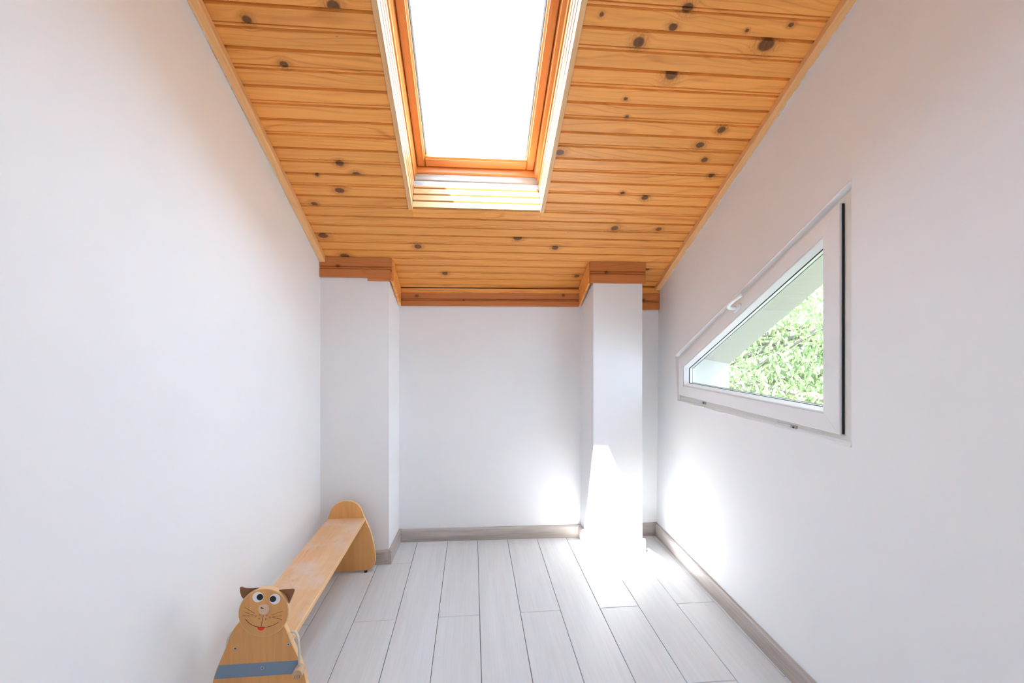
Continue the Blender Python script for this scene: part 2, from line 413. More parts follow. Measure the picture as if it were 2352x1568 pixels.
# window opening in the right wall (recess outline read on the wall plane)
RC = [on_wr(1955.5, 417), on_wr(1955.5, 1022), on_wr(1556, 919), on_wr(1551, 818)]
RC = [(p.y, p.z) for p in RC]
RECESS = 0.016
wall_right = wall_with_hole('wall_right', prof(-2.0, 2.95, 0.03), RC, inset2(RC, 0.006), lambda y, z: wr(y, z), lambda y, z: wr(y, z, -RECESS), M_WALL,
               label='white wall with the triangular window', kind='structure')
NICHE = [(1.18, 0.93), (2.55, 0.93), (2.55, 1.151), (1.18, 1.151 + 0.546 * 1.37)]
NI = inset2(RC, -.018); NICHE_IN = [NI[1], NI[2], NI[3], NI[0]]
XO = 1.576
wall_with_hole('masonry', prof(-2.0, 2.95, 0.03), NICHE_IN, NICHE, lambda y, z: wr(y, z, -RECESS), lambda y, z: (XO, y, z), M_STUCCO,
               parent=wall_right, label='rough plastered outer reveal of the window')
# back wall
hexa('wall_back', [(XL - .1, ybk(XL - .1), -.1), (1.4, ybk(1.4), -.1), (1.4, ybk(1.4) + .15, -.1), (XL - .1, ybk(XL - .1) + .15, -.1),
                   (XL - .1, ybk(XL - .1), 1.62), (1.4, ybk(1.4), 1.62), (1.4, ybk(1.4) + .15, 1.62), (XL - .1, ybk(XL - .1) + .15, 1.62)], M_WALL,
     label='short white knee wall under the low end of the ceiling', kind='structure')
# unseen rear wall, its blue-grey chosen to dim and cool bounced light
rz = ztop(REAR_Y) + 0.03
wall_with_hole('wall_rear', [(-1.0, -.1), (1.6, -.1), (1.6, rz), (-1.0, rz)], None, None,
               lambda x, z: (x, REAR_Y, z), lambda x, z: (x, REAR_Y - .15, z), M_REAR, label='unseen wall opposite the pillars, blue-grey to dim bounced light', kind='structure')

# pillars
PYF = 2.585
def pillar(x0, x1, skew, label):
    x0b, x1b = x0 + skew, x1 + skew
    yb0, yb1 = ybk(x0b) + .02, ybk(x1b) + .02
    zt, zb = ztop(PYF) - .004, ztop(2.86) - .004
    return hexa('pillar', [(x0, PYF, 0), (x1, PYF, 0), (x1b, yb1, 0), (x0b, yb0, 0), (x0, PYF, zt), (x1, PYF, zt), (x1b, yb1, zb), (x0b, yb0, zb)],
                M_WALL, label=label, kind='structure')
pillar(XL - .02, -0.483, 0.012, 'white boxed-in pillar in the corner behind the bench')
pillar(0.731, 1.037, -0.02, 'white pillar catching the patch of sunlight')

# ------------------------------------------------------------------ baseboards
BT, BH = 0.015, 0.080
def baseboard(name, p, q, label, ends=(False, False), parent=None):
    """skirting from p to q on the floor; room side is on the left of p->q"""
    p, q = Vector((*p, 0)), Vector((*q, 0)); ex = (q - p).normalized(); ea = Vector((0, 0, 1)).cross(ex); ez = Vector((0, 0, 1)); L = (q - p).length
    pr = [(0, 0), (BT, 0), (BT, BH - .008), (BT - .005, BH - .001), (0.002, BH), (0, BH)]
    o = bar(name, pr, 0, L, p, ex, ea, ez, M_BASE, parent, label=label if parent is None else None, kind='structure' if parent is None else None)
    for k, e in enumerate(ends):                     # corner connectors, a hair proud of the board
        if e:
            a, b = (0, 0.022) if k == 0 else (L - 0.022, L)
            pr2 = [(0, 0), (BT + .0018, 0), (BT + .0018, BH - .007), (BT - .003, BH + .0015), (0, BH + .0015)]
            bar('corner_piece', pr2, a, b, p, ex, ea, ez, M_BASE, o)
    return o
bx0, bx1 = -0.471, 0.711
baseboard('baseboard_back', (bx1 - .0, ybk(bx1)), (bx0, ybk(bx0)), 'grey-brown skirting board on the wall between the two pillars', (True, True))
baseboard('baseboard_pillar_left', (-0.483, PYF), (XL, PYF), 'grey-brown skirting board behind the foot of the bench', (True, False))
baseboard('baseboard_pillar_left_side', (-0.472, ybk(-.47) - BT), (-0.483, PYF - BT), 'grey-brown skirting board on the inner side of the corner pillar', (False, False))
baseboard('baseboard_pillar_right', (1.037 + BT, PYF), (0.731 - BT, PYF), 'skirting board on the sunlit front of the right pillar', (True, True))
baseboard('baseboard_pillar_right_inner', (0.731, PYF - BT), (0.711, ybk(.711) - BT), 'short skirting board on the inner side of the right pillar', (False, True))
baseboard('baseboard_pillar_right_outer', (1.017, ybk(1.02)), (1.037, PYF - BT), 'short skirting board hidden beside the right pillar')
baseboard('baseboard_niche', (1.224, ybk(1.22)), (1.02, ybk(1.02)), 'short skirting board in the niche beside the right pillar', (True, False))
xr = lambda y: 1.212 + .01 * (y - 1.5)
baseboard('baseboard_right', (xr(-1.98), -1.98), (xr(2.8), ybk(1.22) - .004), 'long grey-brown skirting board under the triangular window', (False, True))
baseboard('baseboard_left', (XL, PYF), (XL, -1.98), 'skirting board on the wall behind the bench')

# ------------------------------------------------------------------ ceiling boards
ceiling = empty('ceiling', label='sloping ceiling of varnished knotty pine boards', kind='structure')
PITCH = 0.1195; P = PITCH * K
SX0, SX1, SYL = -0.297, 0.346, 2.200               # skylight shaft in x, its lower lip in y
SYU = 1.30                                          # upper lip
KN = [(766,14,13),(1467,97,12),(1760,103,15),(1543,170,14),(1580,18,11),(1546,62,9),(1657,298,9),(1608,333,8),(1618,367,7),(1634,403,6),(1440,268,4),
      (1382,33,5),(1437,227,4),(1817,57,5),(1716,70,4),(780,375,8),(819,401,8),(780,437,8),(722,468,6),(792,588,9),(742,541,8),(960,566,8),(1036,494,5),
      (1189,546,9),(1275,569,7),(1412,524,8),(1481,454,7),(1286,350,8),(1022,628,6),(1486,618,5),(1325,634,5),(567,45,9),(652,148,8),(728,402,4),(1430,443,5),(1513,526,6),(990,664,5)]
rows = {}
for px, py, r in KN:
    p = on_ceil(px, py)
    k = math.floor((p.y - 2.030) / PITCH); a = (p.y - 2.030 - k * PITCH) * K
    depth = p.y * CY + p.x * SY; rr = r * depth / F * 1.05
    rows.setdefault(k, []).append((p.x, a, rr * R.uniform(1.0, 1.35), rr * 0.95))
BPROF = [(0.0016, 0.0135), (0.0085, 0.0), (0.0560, 0.0), (0.0568, 0.0085), (0.0586, 0.0075), (0.0612, 0.0020), (0.0650, 0.0010), (0.0685, 0.0022),
         (0.0700, 0.0110), (0.0758, 0.0), (P - .0040, 0.0), (P - .0020, 0.0020), (P - .0015, 0.020), (0.0016, 0.020)]
def ceil_board(k, x0, x1, mat, amax=None):
    o = Vector((0, 2.030 + k * PITCH, 0)); o.z = CA - CS * o.y
    pr = BPROF if amax is None else [(min(a, amax), b) for a, b in BPROF if a <= amax + 1e-6] + ([] if True else [])
    if amax is not None:
        pr = [(a, b) for a, b in BPROF[:-2] if a < amax - .001] + [(amax, 0.0 if amax > .02 else 0.006), (amax, .020), (0.0012, .020)]
    bar('board', pr, x0, x1, o, (1, 0, 0), DWN, NRM, mat, ceiling)
xcr = 1.245
for k in range(-19, 7):
    ya = 2.030 + k * PITCH; yb = ya + PITCH
    m = pine('pine_board_%d' % (k + 30), rows[k], seedv=k * .7) if k in rows else M_PINE
    amax = (2.835 - ya) * K if yb > 2.835 else None
    if ya < SYL - .02 and yb > SYU:
        ceil_board(k, XL, SX0 - .004, m); ceil_board(k, SX1 + .004, xcr, m)
        if yb > SYL + .012:                          # tongue left under the lip of the shaft
            o = Vector((0, SYL + .004, CA - CS * (SYL + .004))); aw = (yb - SYL - .004) * K - .0007
            bar('board', [(0, 0), (aw - .002, 0), (aw, .0015), (aw, .020), (0, .020)], SX0 - .0035, SX1 + .0035, o, (1, 0, 0), DWN, NRM, m, ceiling)
    else:
        ceil_board(k, XL, xcr, m, amax)
# roof deck around the shaft, and the far side of the ridge behind the camera
v, f = [], []
def slab(x0, x1, y0, y1, h0=.0205, h1=.14):
    global v, f
    b = len(v); q = []
    for h in (h0, h1):
        for x, y in ((x0, y0), (x1, y0), (x1, y1), (x0, y1)):
            p = Vector((x, y, CA - CS * y)) + NRM * h; q.append(p)
    v += q; f += [tuple(b + i for i in t) for t in [(0, 1, 2, 3), (4, 7, 6, 5), (0, 4, 5, 1), (1, 5, 6, 2), (2, 6, 7, 3), (3, 7, 4, 0)]]
slab(-1.1, SX0 - .025, RIDGE_Y, 3.2); slab(SX1 + .025, 1.75, RIDGE_Y, 3.2)
slab(SX0 - .025, SX1 + .025, RIDGE_Y, SYU - .02); slab(SX0 - .025, SX1 + .025, SYL + .02, 3.2)
obj('roof_deck', v, f, M_DARK, ceiling)
zr = ztop(RIDGE_Y)
# opening added in the unseen rear slope to let in fill light
QX0, QX1, QY0, QY1 = -0.32, 0.18, -1.74, -1.20
wall_with_hole('rear_slope', [(-1.1, REAR_Y - .15), (1.6, REAR_Y - .15), (1.6, RIDGE_Y), (-1.1, RIDGE_Y)], [(QX0, QY0), (QX1, QY0), (QX1, QY1), (QX0, QY1)], [(QX0, QY0), (QX1, QY0), (QX1, QY1), (QX0, QY1)],
               lambda x, y: (x, y, ztop(y)), lambda x, y: (x, y, ztop(y) + .12), M_PINE, ceiling)
obj('pane', [(x, y, ztop(y) + .11) for x, y in ((QX0, QY0), (QX1, QY0), (QX1, QY1), (QX0, QY1))], [(0, 1, 2, 3)], M_SKYGLASS, ceiling)  # glazing over the added opening
po2.location = ((QX0 + QX1) / 2, (QY0 + QY1) / 2, ztop((QY0 + QY1) / 2) + .13); po2.rotation_euler = (math.atan(-.45) * -1, 0, 0)
pl2.size = QX1 - QX0; pl2.size_y = (QY1 - QY0) * 1.097

# battens in the corners of ceiling and walls
o = Vector((XL + .0005, RIDGE_Y, ztop(RIDGE_Y))) - NRM * .0005
Ld = (2.580 - RIDGE_Y) * K
sp = [(0, -.026), (.004, -.0285), (.030, -.0285), (.0335, -.024), (.0335, 0), (0, 0)]
bar('trim_1', sp, 0, Ld, o, DWN, (1, 0, 0), NRM, M_STRIP, label='pale wooden batten in the corner of ceiling and bench-side wall', kind='structure', cut1=-.10)
y1 = 2.800
p1 = Vector((xr(y1) + .01 * ztop(y1), y1, ztop(y1))); p0 = Vector((xr(RIDGE_Y) + .01 * ztop(RIDGE_Y), RIDGE_Y, ztop(RIDGE_Y)))
exd = (p1 - p0).normalized(); ea = (Vector((-1, 0, 0)) - exd * exd.dot(Vector((-1, 0, 0)))).normalized()
bar('trim_2', sp, 0, (p1 - p0).length, p0 - NRM * .0005 + ea * .0005, exd, ea, NRM, M_STRIP, label='pale wooden batten in the corner of ceiling and window wall', kind='structure', cut1=.10)

# ------------------------------------------------------------------ frieze boards
def frieze_prof(h, t=.016):                         # (a = up, b = proud of the wall)
    return [(0, 0), (0, t), (h * .40, t), (h * .41, t - .0085), (h * .435, t - .0065), (h * .46, t - .0012), (h * .49, t - .0010), (h * .52, t - .0050), (h * .53, t - .0095), (h * .57, t), (h, t), (h, 0)]
M_FR = pine('frieze_pine', knots=[(0.10, .065, .012, .009), (1.05, 0.075, .010, .009), (0.40, .04, .005, .005), (.72, .09, .007, .007)], light=(0.60, 0.205, 0.055), dark=(0.42, 0.12, 0.026))
ZB = 1.517
def back_frieze(name, xa, xb, zb, zt, label):
    p, q = Vector((xa, ybk(xa) - .0005, zb)), Vector((xb, ybk(xb) - .0005, zb)); ex = (q - p).normalized(); ea = Vector((0, 0, 1)); eb = Vector((ex.y, -ex.x, 0))
    h = zt - zb
    o = bar(name, frieze_prof(h * .74), 0, (q - p).length, p, ex, ea, eb, M_FR, label=label, kind='structure')
    bar('upper_strip', [(h * .742, 0), (h * .742, .012), (h * .80, .020), (h * .995, .020), (h * .995, 0)], 0, (q - p).length, p, ex, ea, eb, M_PINE, o)
    return o
zc = lambda y: CA - CS * y
back_frieze('trim_3', -0.455, 0.697, ZB, zc(2.842) - .002, 'varnished pine frieze on the wall between the two pillars')
back_frieze('trim_4', 1.030, 1.238, 1.499, zc(2.812) - .003, 'short pine frieze in the niche beside the right pillar')
# boards boxing the pillar heads
zf0, zf1 = 1.640, zc(PYF - .018) - .001
FT = .017
xs = -0.466
pL = Vector((XL + .001, PYF - .0005, zf0))
t5 = obj('trim_5', [], [], M_FR, label='pine boards boxing the head of the corner pillar', kind='structure') if False else empty('trim_5', label='pine boards boxing the head of the corner pillar', kind='structure')
def fbar(name, x0, x1, z0, z1, y, parent, notch=None):
    h = z1 - z0
    pr = frieze_prof(h, FT)
    return bar(name, pr, 0, x1 - x0, (x0, y, z0), (1, 0, 0), (0, 0, 1), (0, -1, 0), M_FR, parent)
fbar('front_board', XL + .001, xs, 1.655, zf1, PYF - .0005, t5)
obj('lower_lip', *box_vf(-0.600, xs, PYF - .0175, PYF - .0005, 1.637, 1.6545), M_FR, t5)
def side_board(xa, xb, parent):
    y0, y1 = PYF - .0005, ybk((xa + xb) / 2) - .018
    za0, za1 = 1.637, ZB + .004
    v = [(xa, y0, za0), (xb, y0, za0), (xb, y1, za1), (xa, y1, za1), (xa, y0, zc(y0) - .001), (xb, y0, zc(y0) - .001), (xb, y1, zc(y1) - .001), (xa, y1, zc(y1) - .001)]
    hexa('side_board', v, M_PINE, parent)
side_board(-0.4715, -0.456, t5)
t6 = empty('trim_6', label='pine boards boxing the head of the sunlit pillar', kind='structure')
fbar('front_board', 0.706, 1.052, 1.641, zf1, PYF - .0005, t6)
side_board(0.697, 0.7105, t6)

# ------------------------------------------------------------------ skylight
win2 = empty('window_2', label='roof window with an orange wooden sash in the pine ceiling', kind='structure')
def rp(x, y, h): return Vector((x, y, CA - CS * y)) + NRM * h
L0 = rp(0, SYL, 0)
HS = 0.245                                          # sash face above the ceiling face
# trims on the ceiling around the shaft
for (xa, xb) in ((SX0 - .020, SX0), (SX1, SX1 + .020)):
    o = rp(xa, SYU, 0); bar('edge_strip', rect(0, xb - xa, -.009, .0205), 0, (SYL - SYU) * K + .012, o, DWN, (1, 0, 0), NRM, M_STRIP_E, win2)
# lining slats, side reveals: grain runs down the slope
hs = [0.0, .044, .088, .132, .176]
for i in range(len(hs) - 1):
    h0, h1 = hs[i] + (.021 if i == 0 else 0), hs[i + 1]
    for sx, s in ((SX0, 1), (SX1, -1)):
        pr = [(h0 + .0008, -.003), (h0 + .003, .0), (h1 - .0100, 0), (h1 - .0070, -.0070), (h1 - .0008, -.0090), (h1 - .0008, -.014), (h0 + .0008, -.014)]
        pr = [(a, b * s) for a, b in pr]
        o = rp(sx, SYU, 0); bar('lining_slat', pr, -.0, (SYL - SYU) * K, o, DWN, NRM, (1, 0, 0), M_PINE_L, win2)
    pr = [(h0 + .0008, 0.002), (h0 + .003, 0), (h1 - .0085, 0), (h1 - .0060, .0065), (h1 - .0008, .0080), (h1 - .0008, .014), (h0 + .0008, .014)]
    if i == 0: pr[0] = (0.0, 0); pr[1] = (.01, 0); pr[-1] = (0.0, .014)
    bar('lining_slat', pr, SX0 + .001, SX1 - .001, Vector((0, 0, 0)) + L0, (1, 0, 0), NRM, DWN, M_PINE_L, win2)
    bar('lining_slat', [(a, -b) for a, b in pr], SX0 + .001, SX1 - .001, rp(0, SYU, 0), (1, 0, 0), NRM, DWN, M_PINE_L, win2)
# fixed wooden frame above the lining
fo = 0.006
for sx, s, ww in ((SX0, 1, .0176), (SX1, -1, .0266)):
    pr = [(.177, -.03 * s), (.177, .004 * s), (.205, .004 * s), (.212, (ww - .007) * s), (HS + .012, (ww - .005) * s), (HS + .012, ww * s), (HS + .06, ww * s), (HS + .06, -.03 * s)]
    bar('frame_stile', pr, 0, (SYL - SYU) * K, rp(sx, SYU, 0), DWN, NRM, (1, 0, 0), M_SASH, win2)
M_SILL = woodmat('pale_grey_sill_wood', (0.46, 0.40, 0.34), (0.34, 0.28, 0.22), 0.3, 'x', contrast=.8)  # paler and greyer than the orange frame
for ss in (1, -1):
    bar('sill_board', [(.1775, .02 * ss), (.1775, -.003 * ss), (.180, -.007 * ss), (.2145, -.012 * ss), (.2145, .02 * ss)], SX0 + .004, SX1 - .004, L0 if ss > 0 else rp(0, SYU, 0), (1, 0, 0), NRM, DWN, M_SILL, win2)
pr = [(.215, .03), (.215, -.016), (.219, -.023), (HS - .004, -.030), (HS + .012, -.030), (HS + .012, -.0356), (HS + .06, -.0356), (HS + .06, .03)]
bar('frame_rail', pr, SX0, SX1, L0, (1, 0, 0), NRM, DWN, M_SASH, win2)
bar('frame_rail', [(a, -b) for a, b in pr], SX0, SX1, rp(0, SYU, 0), (1, 0, 0), NRM, DWN, M_SASH, win2)
# sash
sxa, sxb = -0.279, 0.3190
SW = .041
so_ = SYL - .036 / K                                # lower end of the sash in y (along the slope)
sl0 = rp(0, SYU, 0); Ls = (SYL - SYU) * K
for xa, xb, flip in ((sxa, sxa + SW, 0), (sxb - SW, sxb, 1)):
    pr = [(0, HS), (SW - .009, HS), (SW - .008, HS + .003), (SW, HS + .010), (SW, HS + .048), (0, HS + .048)]
    if flip: pr = [(SW - a, b) for a, b in pr]
    bar('sash_stile', pr, .036, Ls - .036, rp(xa, SYU, 0), DWN, (1, 0, 0), NRM, M_SASH, win2)
RW = .052
for y_end, s in ((Ls - .036, -1), (.036, 1)):
    pr = [(0, HS + .0005), (RW - .010, HS + .0005), (RW - .009, HS + .003), (RW, HS + .010), (RW, HS + .048), (0, HS + .048)]
    bar('sash_rail', pr, sxa + SW + .0004, sxb - SW - .0004, sl0 + DWN * y_end, (1, 0, 0), DWN * s, NRM, M_SASH, win2)
ga, gb = .036 + RW - .004, Ls - .036 - RW + .004
obj('pane', [rp(sxa + SW, SYU, HS + .022) + DWN * ga, rp(sxb - SW, SYU, HS + .022) + DWN * ga, rp(sxb - SW, SYU, HS + .022) + DWN * gb, rp(sxa + SW, SYU, HS + .022) + DWN * gb], [(0, 1, 2, 3)], M_SKYGLASS, win2,
    label='clear pane of the roof window')
# gasket line and outer cladding seen through the glass
def ring4(name, x0, x1, s0, s1, wd, h0, h1, mat):
    pr = lambda a, b: [(a, h0), (b, h0), (b, h1), (a, h1)]
    bar(name, pr(0, wd), s0, s1, rp(x0, SYU, 0), DWN, (1, 0, 0), NRM, mat, win2)
    bar(name, pr(-wd, 0), s0, s1, rp(x1, SYU, 0), DWN, (1, 0, 0), NRM, mat, win2)
    bar(name, pr(0, wd), x0 + wd, x1 - wd, sl0 + DWN * s0, (1, 0, 0), DWN, NRM, mat, win2)
    bar(name, pr(-wd, 0), x0 + wd, x1 - wd, sl0 + DWN * s1, (1, 0, 0), DWN, NRM, mat, win2)
ring4('gasket', sxa + SW - .001, sxb - SW + .001, ga - .003, gb + .003, .0035, HS + .023, HS + .029, M_GASKET)
ring4('outer_cladding', sxa + SW - .004, sxb - SW + .004, ga - .008, gb + .008, .012, HS + .034, HS + .080, M_ALU)
ring4('roof_flashing', SX0 - .085, SX1 + .085, -.06, Ls + .06, .06, .145, HS + .052, M_ALU)
mid = rp((sxa + sxb) / 2, (SYL + SYU) / 2, HS + .10)
po.location = mid; po.rotation_euler = (-NRM).to_track_quat('-Z', 'Y').to_euler()
pl.size = 0.62; pl.size_y = 1.02

# ------------------------------------------------------------------ triangular window in the right wall
win1 = empty('window_1', label='white triangular plastic window in the right wall', kind='structure')
def yz(px, py, off): p = on_wr(px, py, off); return (p.y, p.z)
def wring(name, outer, inner, off_o0, off_o1, off_i0, mat, n=None, bev=.0):
    """frame member: outer outline at offsets o0(back)..o1(face), inner outline at face off_i0"""
SO = 0.001                                          # sash face offset (minus = into the wall)
S_out = [yz(1927, 465, SO), yz(1927, 998, SO), yz(1559, 906, SO), yz(1558.5, 826, SO)]
B_out = [yz(1893, 540, SO), yz(1893, 950, SO), yz(1569, 886, SO), yz(1569, 841, SO)]
B_in = inset2(B_out, .012)
G_in = inset2(B_out, .018)
FRo = inset2(RC, -.012)
FRi = inset2(S_out, .012)
def ringmesh(name, loops, mat, parent, sep=True, label=None):
    """loops: list of (outline, off). Closed tube through the loops; one object per side, mitred"""
    n = len(loops[0][0]); m = len(loops)
    P3 = [[wr(y, z, off) for (y, z) in lp] for lp, off in loops]
    for i in range(n):
        j = (i + 1) % n
        a, b = P3[0][i], P3[0][j]
        v = [P3[k][i] for k in range(m)] + [P3[k][j] for k in range(m)]
        # tiny shrink so the mitre reads as a joint
        v = [p + ((P3[k % m][j] - p).normalized() * .0003 if q < m else (P3[k % m][i] - p).normalized() * .0003) for q, (k, p) in enumerate(zip(list(range(m)) * 2, v))]
        f = [(k, (k + 1) % m, m + (k + 1) % m, m + k) for k in range(m)] + [tuple(range(m - 1, -1, -1)), tuple(range(m, 2 * m))]
        obj(name, v, f, mat, parent, label=label)
ringmesh('frame_member', [(FRo, -.090), (FRo, -RECESS - .0005), (FRi, -RECESS - .0005), (inset2(FRi, -.002), -.050), (inset2(FRi, .0), -.090)], M_PVC2, win1)
ringmesh('sash_member', [(S_out, -RECESS), (inset2(S_out, .0), SO - .002), (inset2(S_out, .002), SO), (inset2(B_out, .0005), SO), (B_out, -.020), (inset2(B_out, .001), -.050), (inset2(S_out, .015), -.056), (inset2(S_out, .015), -RECESS)], M_PVC, win1)
ringmesh('glazing_bead', [(inset2(B_out, .0012), -.026), (inset2(B_out, .0012), SO - .0015), (inset2(B_out, .004), SO - .001), (inset2(B_out, .007), SO - .002), (G_in, -.026)], M_PVC, win1)
ringmesh('gasket', [(inset2(B_out, .0145), -.0262), (inset2(B_out, .0165), -.0262), (inset2(B_out, .0205), -.029), (inset2(B_out, .0145), -.030)], M_GASKET, win1)
ringmesh('spacer', [(inset2(B_out, .014), -.031), (inset2(B_out, .020), -.031), (inset2(B_out, .020), -.046), (inset2(B_out, .014), -.046)], M_PVC, win1)
ringmesh('outer_gasket', [(inset2(B_out, .015), -.0465), (inset2(B_out, .0225), -.0465), (inset2(B_out, .0225), -.0485), (inset2(B_out, .015), -.0485)], M_SPACER, win1)
# dark gap between sash and frame on the near side
for off, nm in ((-.0305, 'pane'), (-.0485, 'pane')):
    obj(nm, [wr(y, z, off) for y, z in inset2(B_out, .016)], [(0, 1, 2, 3)], M_GLASS, win1)
# shadow gap gasket strip against the frame
ya_, yb_ = S_out[0], S_out[1]
g0, g1 = ya_[0] - .0005, ya_[0] - .0045
h0, h1 = yb_[0] - .0005, yb_[0] - .0040
hexa('edge_gasket', [wr(h1, yb_[1] + .002, -RECESS - .0002), wr(h0, yb_[1] + .002, -RECESS - .0002), wr(h0, yb_[1] + .002, -RECESS + .007), wr(h1, yb_[1] + .002, -RECESS + .007),
                     wr(g1, ya_[1] - .004, -RECESS - .0002), wr(g0, ya_[1] - .004, -RECESS - .0002), wr(g0, ya_[1] - .004, -RECESS + .007), wr(g1, ya_[1] - .004, -RECESS + .007)], M_GASKET, win1)
# rounded plaster lip along the sloping edge
bm = bmesh.new(); A, B = Vector(RC[3]), Vector(RC[0])
pts = []
for i in range(25):
    t = i / 24; q = A.lerp(B, t); pts.append(wr(q.x, q.y + .0035, -.0008 + .0006 * math.sin(i * 1.7)))
tube_bm(bm, pts, [.0048 + .0008 * math.sin(i * 2.3) for i in range(25)], 8)
bmobj('plaster_lip', bm, M_WALL, wall_right)
bm = bmesh.new(); A, B = Vector(RC[2]), Vector(RC[1]); pts = []
for i in range(25):
    t = i / 24; q = A.lerp(B, t); pts.append(wr(q.x, q.y - .003 + .0025 * math.sin(i * 1.3), -.001))
tube_bm(bm, pts, [.004 + .0014 * math.sin(i * 2.9) for i in range(25)], 8)
bmobj('plaster_lip', bm, M_WALL, wall_right)
# hinges on the bottom of the frame
def hinge(px0, py0, px1, py1):
    a, b = on_wr(px0, py0, -.018), on_wr(px1, py1, -.018); d = (b - a).normalized(); m = a.lerp(b, .70)
    bm = bmesh.new(); tube_bm(bm, [a, m], .0068, 14)
    h = bmobj('hinge', bm, M_SILVER, win1)
    up = d.cross(WRN).normalized()
    c = m.lerp(b, .5); hl = (b - m).length * .48
    v = [c + d * i * hl + up * j * .0068 + WRN * (k * .0072 - .001) for i in (-1, 1) for j in (-1, 1) for k in (-1, 1)]
    obj('hinge_block', v, [(0, 1, 3, 2), (4, 6, 7, 5), (0, 4, 5, 1), (2, 3, 7, 6), (0, 2, 6, 4), (1, 5, 7, 3)], M_METAL, h)
    bm = bmesh.new(); tube_bm(bm, [c + WRN * .005, c + WRN * .0078], .0042, 12, 0); bmobj('hinge_screw', bm, M_GASKET, h)
hinge(1787, 971, 1833, 983); hinge(1598, 919.5, 1623, 926)
# handle
hb = on_wr(1694, 707, SO)
dg = (wr(*B_out[0], SO) - wr(*B_out[3], SO)).normalized(); pn = dg.cross(WRN).normalized()
bm = bmesh.new(); ring = []
for k in range(24):
    q = 2 * math.pi * k / 24; ring.append((math.cos(q) * .034 if abs(math.cos(q)) > 2 else math.copysign(abs(math.cos(q)) ** .6, math.cos(q)) * .034, math.sin(q) * .0145))
layers = [[hb + dg * a * s + pn * b * s + WRN * h for a, b in ring] for s, h in ((1, 0), (1, .007), (.93, .010), (.6, .0115))]
vs = [[bm.verts.new(p) for p in l] for l in layers]
for A_, B_ in zip(vs, vs[1:]):
    for k in range(24): bm.faces.new((A_[k], A_[(k + 1) % 24], B_[(k + 1) % 24], B_[k]))
bm.faces.new(vs[0][::-1]); bm.faces.new(vs[-1])
hd = bmobj('handle', bm, M_PVC, win1, label='white lever handle')
bm = bmesh.new()
lv = smoothpts([hb + WRN * .008, hb + WRN * .030, hb + WRN * .045 + dg * .004, hb + WRN * .055 + dg * .022, hb + WRN * .056 + dg * .055, hb + WRN * .050 + dg * .085, hb + WRN * .044 + dg * .108], 5)
tube_bm(bm, lv, [.0095 if i < 8 else .0098 - .0022 * (i - 8) / (len(lv) - 8) for i in range(len(lv))], 12)
bmobj('lever', bm, M_PVC, hd)

# ------------------------------------------------------------------ children's bench
BX = -0.698
def bench_outline(s=1.0):
    half = [(0.403, 0.0), (0.4015, .020), (0.396, .038), (0.385, .057), (0.368, .073), (0.348, .0845), (0.31, .0985), (0.26, .120), (0.213, .1375), (0.15, .1515), (0.095, .1585), (0.062, .1585), (0.040, .152), (0.024, .140), (0.0145, .124), (0.012, .100)]
    hp = smoothpts([(b, a, 0) for a, b in half], 3)
    hp = [(p.x, p.y) for p in hp]
    return [(-x, z) for x, z in hp[::-1]] + [(x, z) for x, z in hp[1:]]
bench = empty('childrens_bench', (BX, 2.0, 0), label='low wooden bench with a cat-faced end panel along the left wall', cat='bench')
OUT = bench_outline()
def panel(y0, y1, cx, **kw):
    c = .004
    ins = [inset2(OUT, d) for d in (c, c * .3, 0, 0, c * .3, c)]
    ys = [y0, y0 + c * .3, y0 + c, y1 - c, y1 - c * .3, y1]
    o = outline_slab('end_panel', [[(cx + x, y, z) for x, z in l] for l, y in zip(ins, ys)], [M_BEECH, M_EDGE], bench, **kw)
    for p in o.data.polygons:
        if abs(p.normal.y) < .9: p.material_index = 1
    for s in (-1, 1):
        bm = bmesh.new(); tube_bm(bm, [(cx + s * .105, (y0 + y1) / 2, 0.0), (cx + s * .105, (y0 + y1) / 2, .013)], .009, 14); bmobj('foot_pad', bm, M_RUBBER, o)
    return o
YF0, YF1 = 2.487, 2.507
YC = 1.475                                          # front face of the near (cat) panel
panel(YF0, YF1, BX)
catp = panel(YC, YC + .022, -0.687, label='near end panel painted with a blue belt')
ZS = 0.307
bar('seat', [(-.101, -.020), (.099, -.020), (.102, -.017), (.102, -.003), (.099, 0), (-.101, 0), (-.104, -.003), (-.104, -.017)], YC + .0225, YF0 - .0005, (BX + .002, 0, ZS), (0, 1, 0), (1, 0, 0), (0, 0, 1),
    [M_SEAT, M_EDGE], bench, label='worn seat board')
st = bpy.data.objects['seat']
for p in st.data.polygons:
    if abs(p.normal.y) > .5: p.material_index = 1
# seat mesh grain runs along its local x
st.data.materials[0] = woodmat('worn_beech_board', (0.76, 0.47, 0.25), (0.69, 0.39, 0.19), 0.42, 'x', worn=(0.72, 0.57, 0.46))
st.data.materials[1] = woodmat('seat_edge', (0.80, 0.52, 0.26), (0.72, 0.44, 0.20), 0.4, 'x')
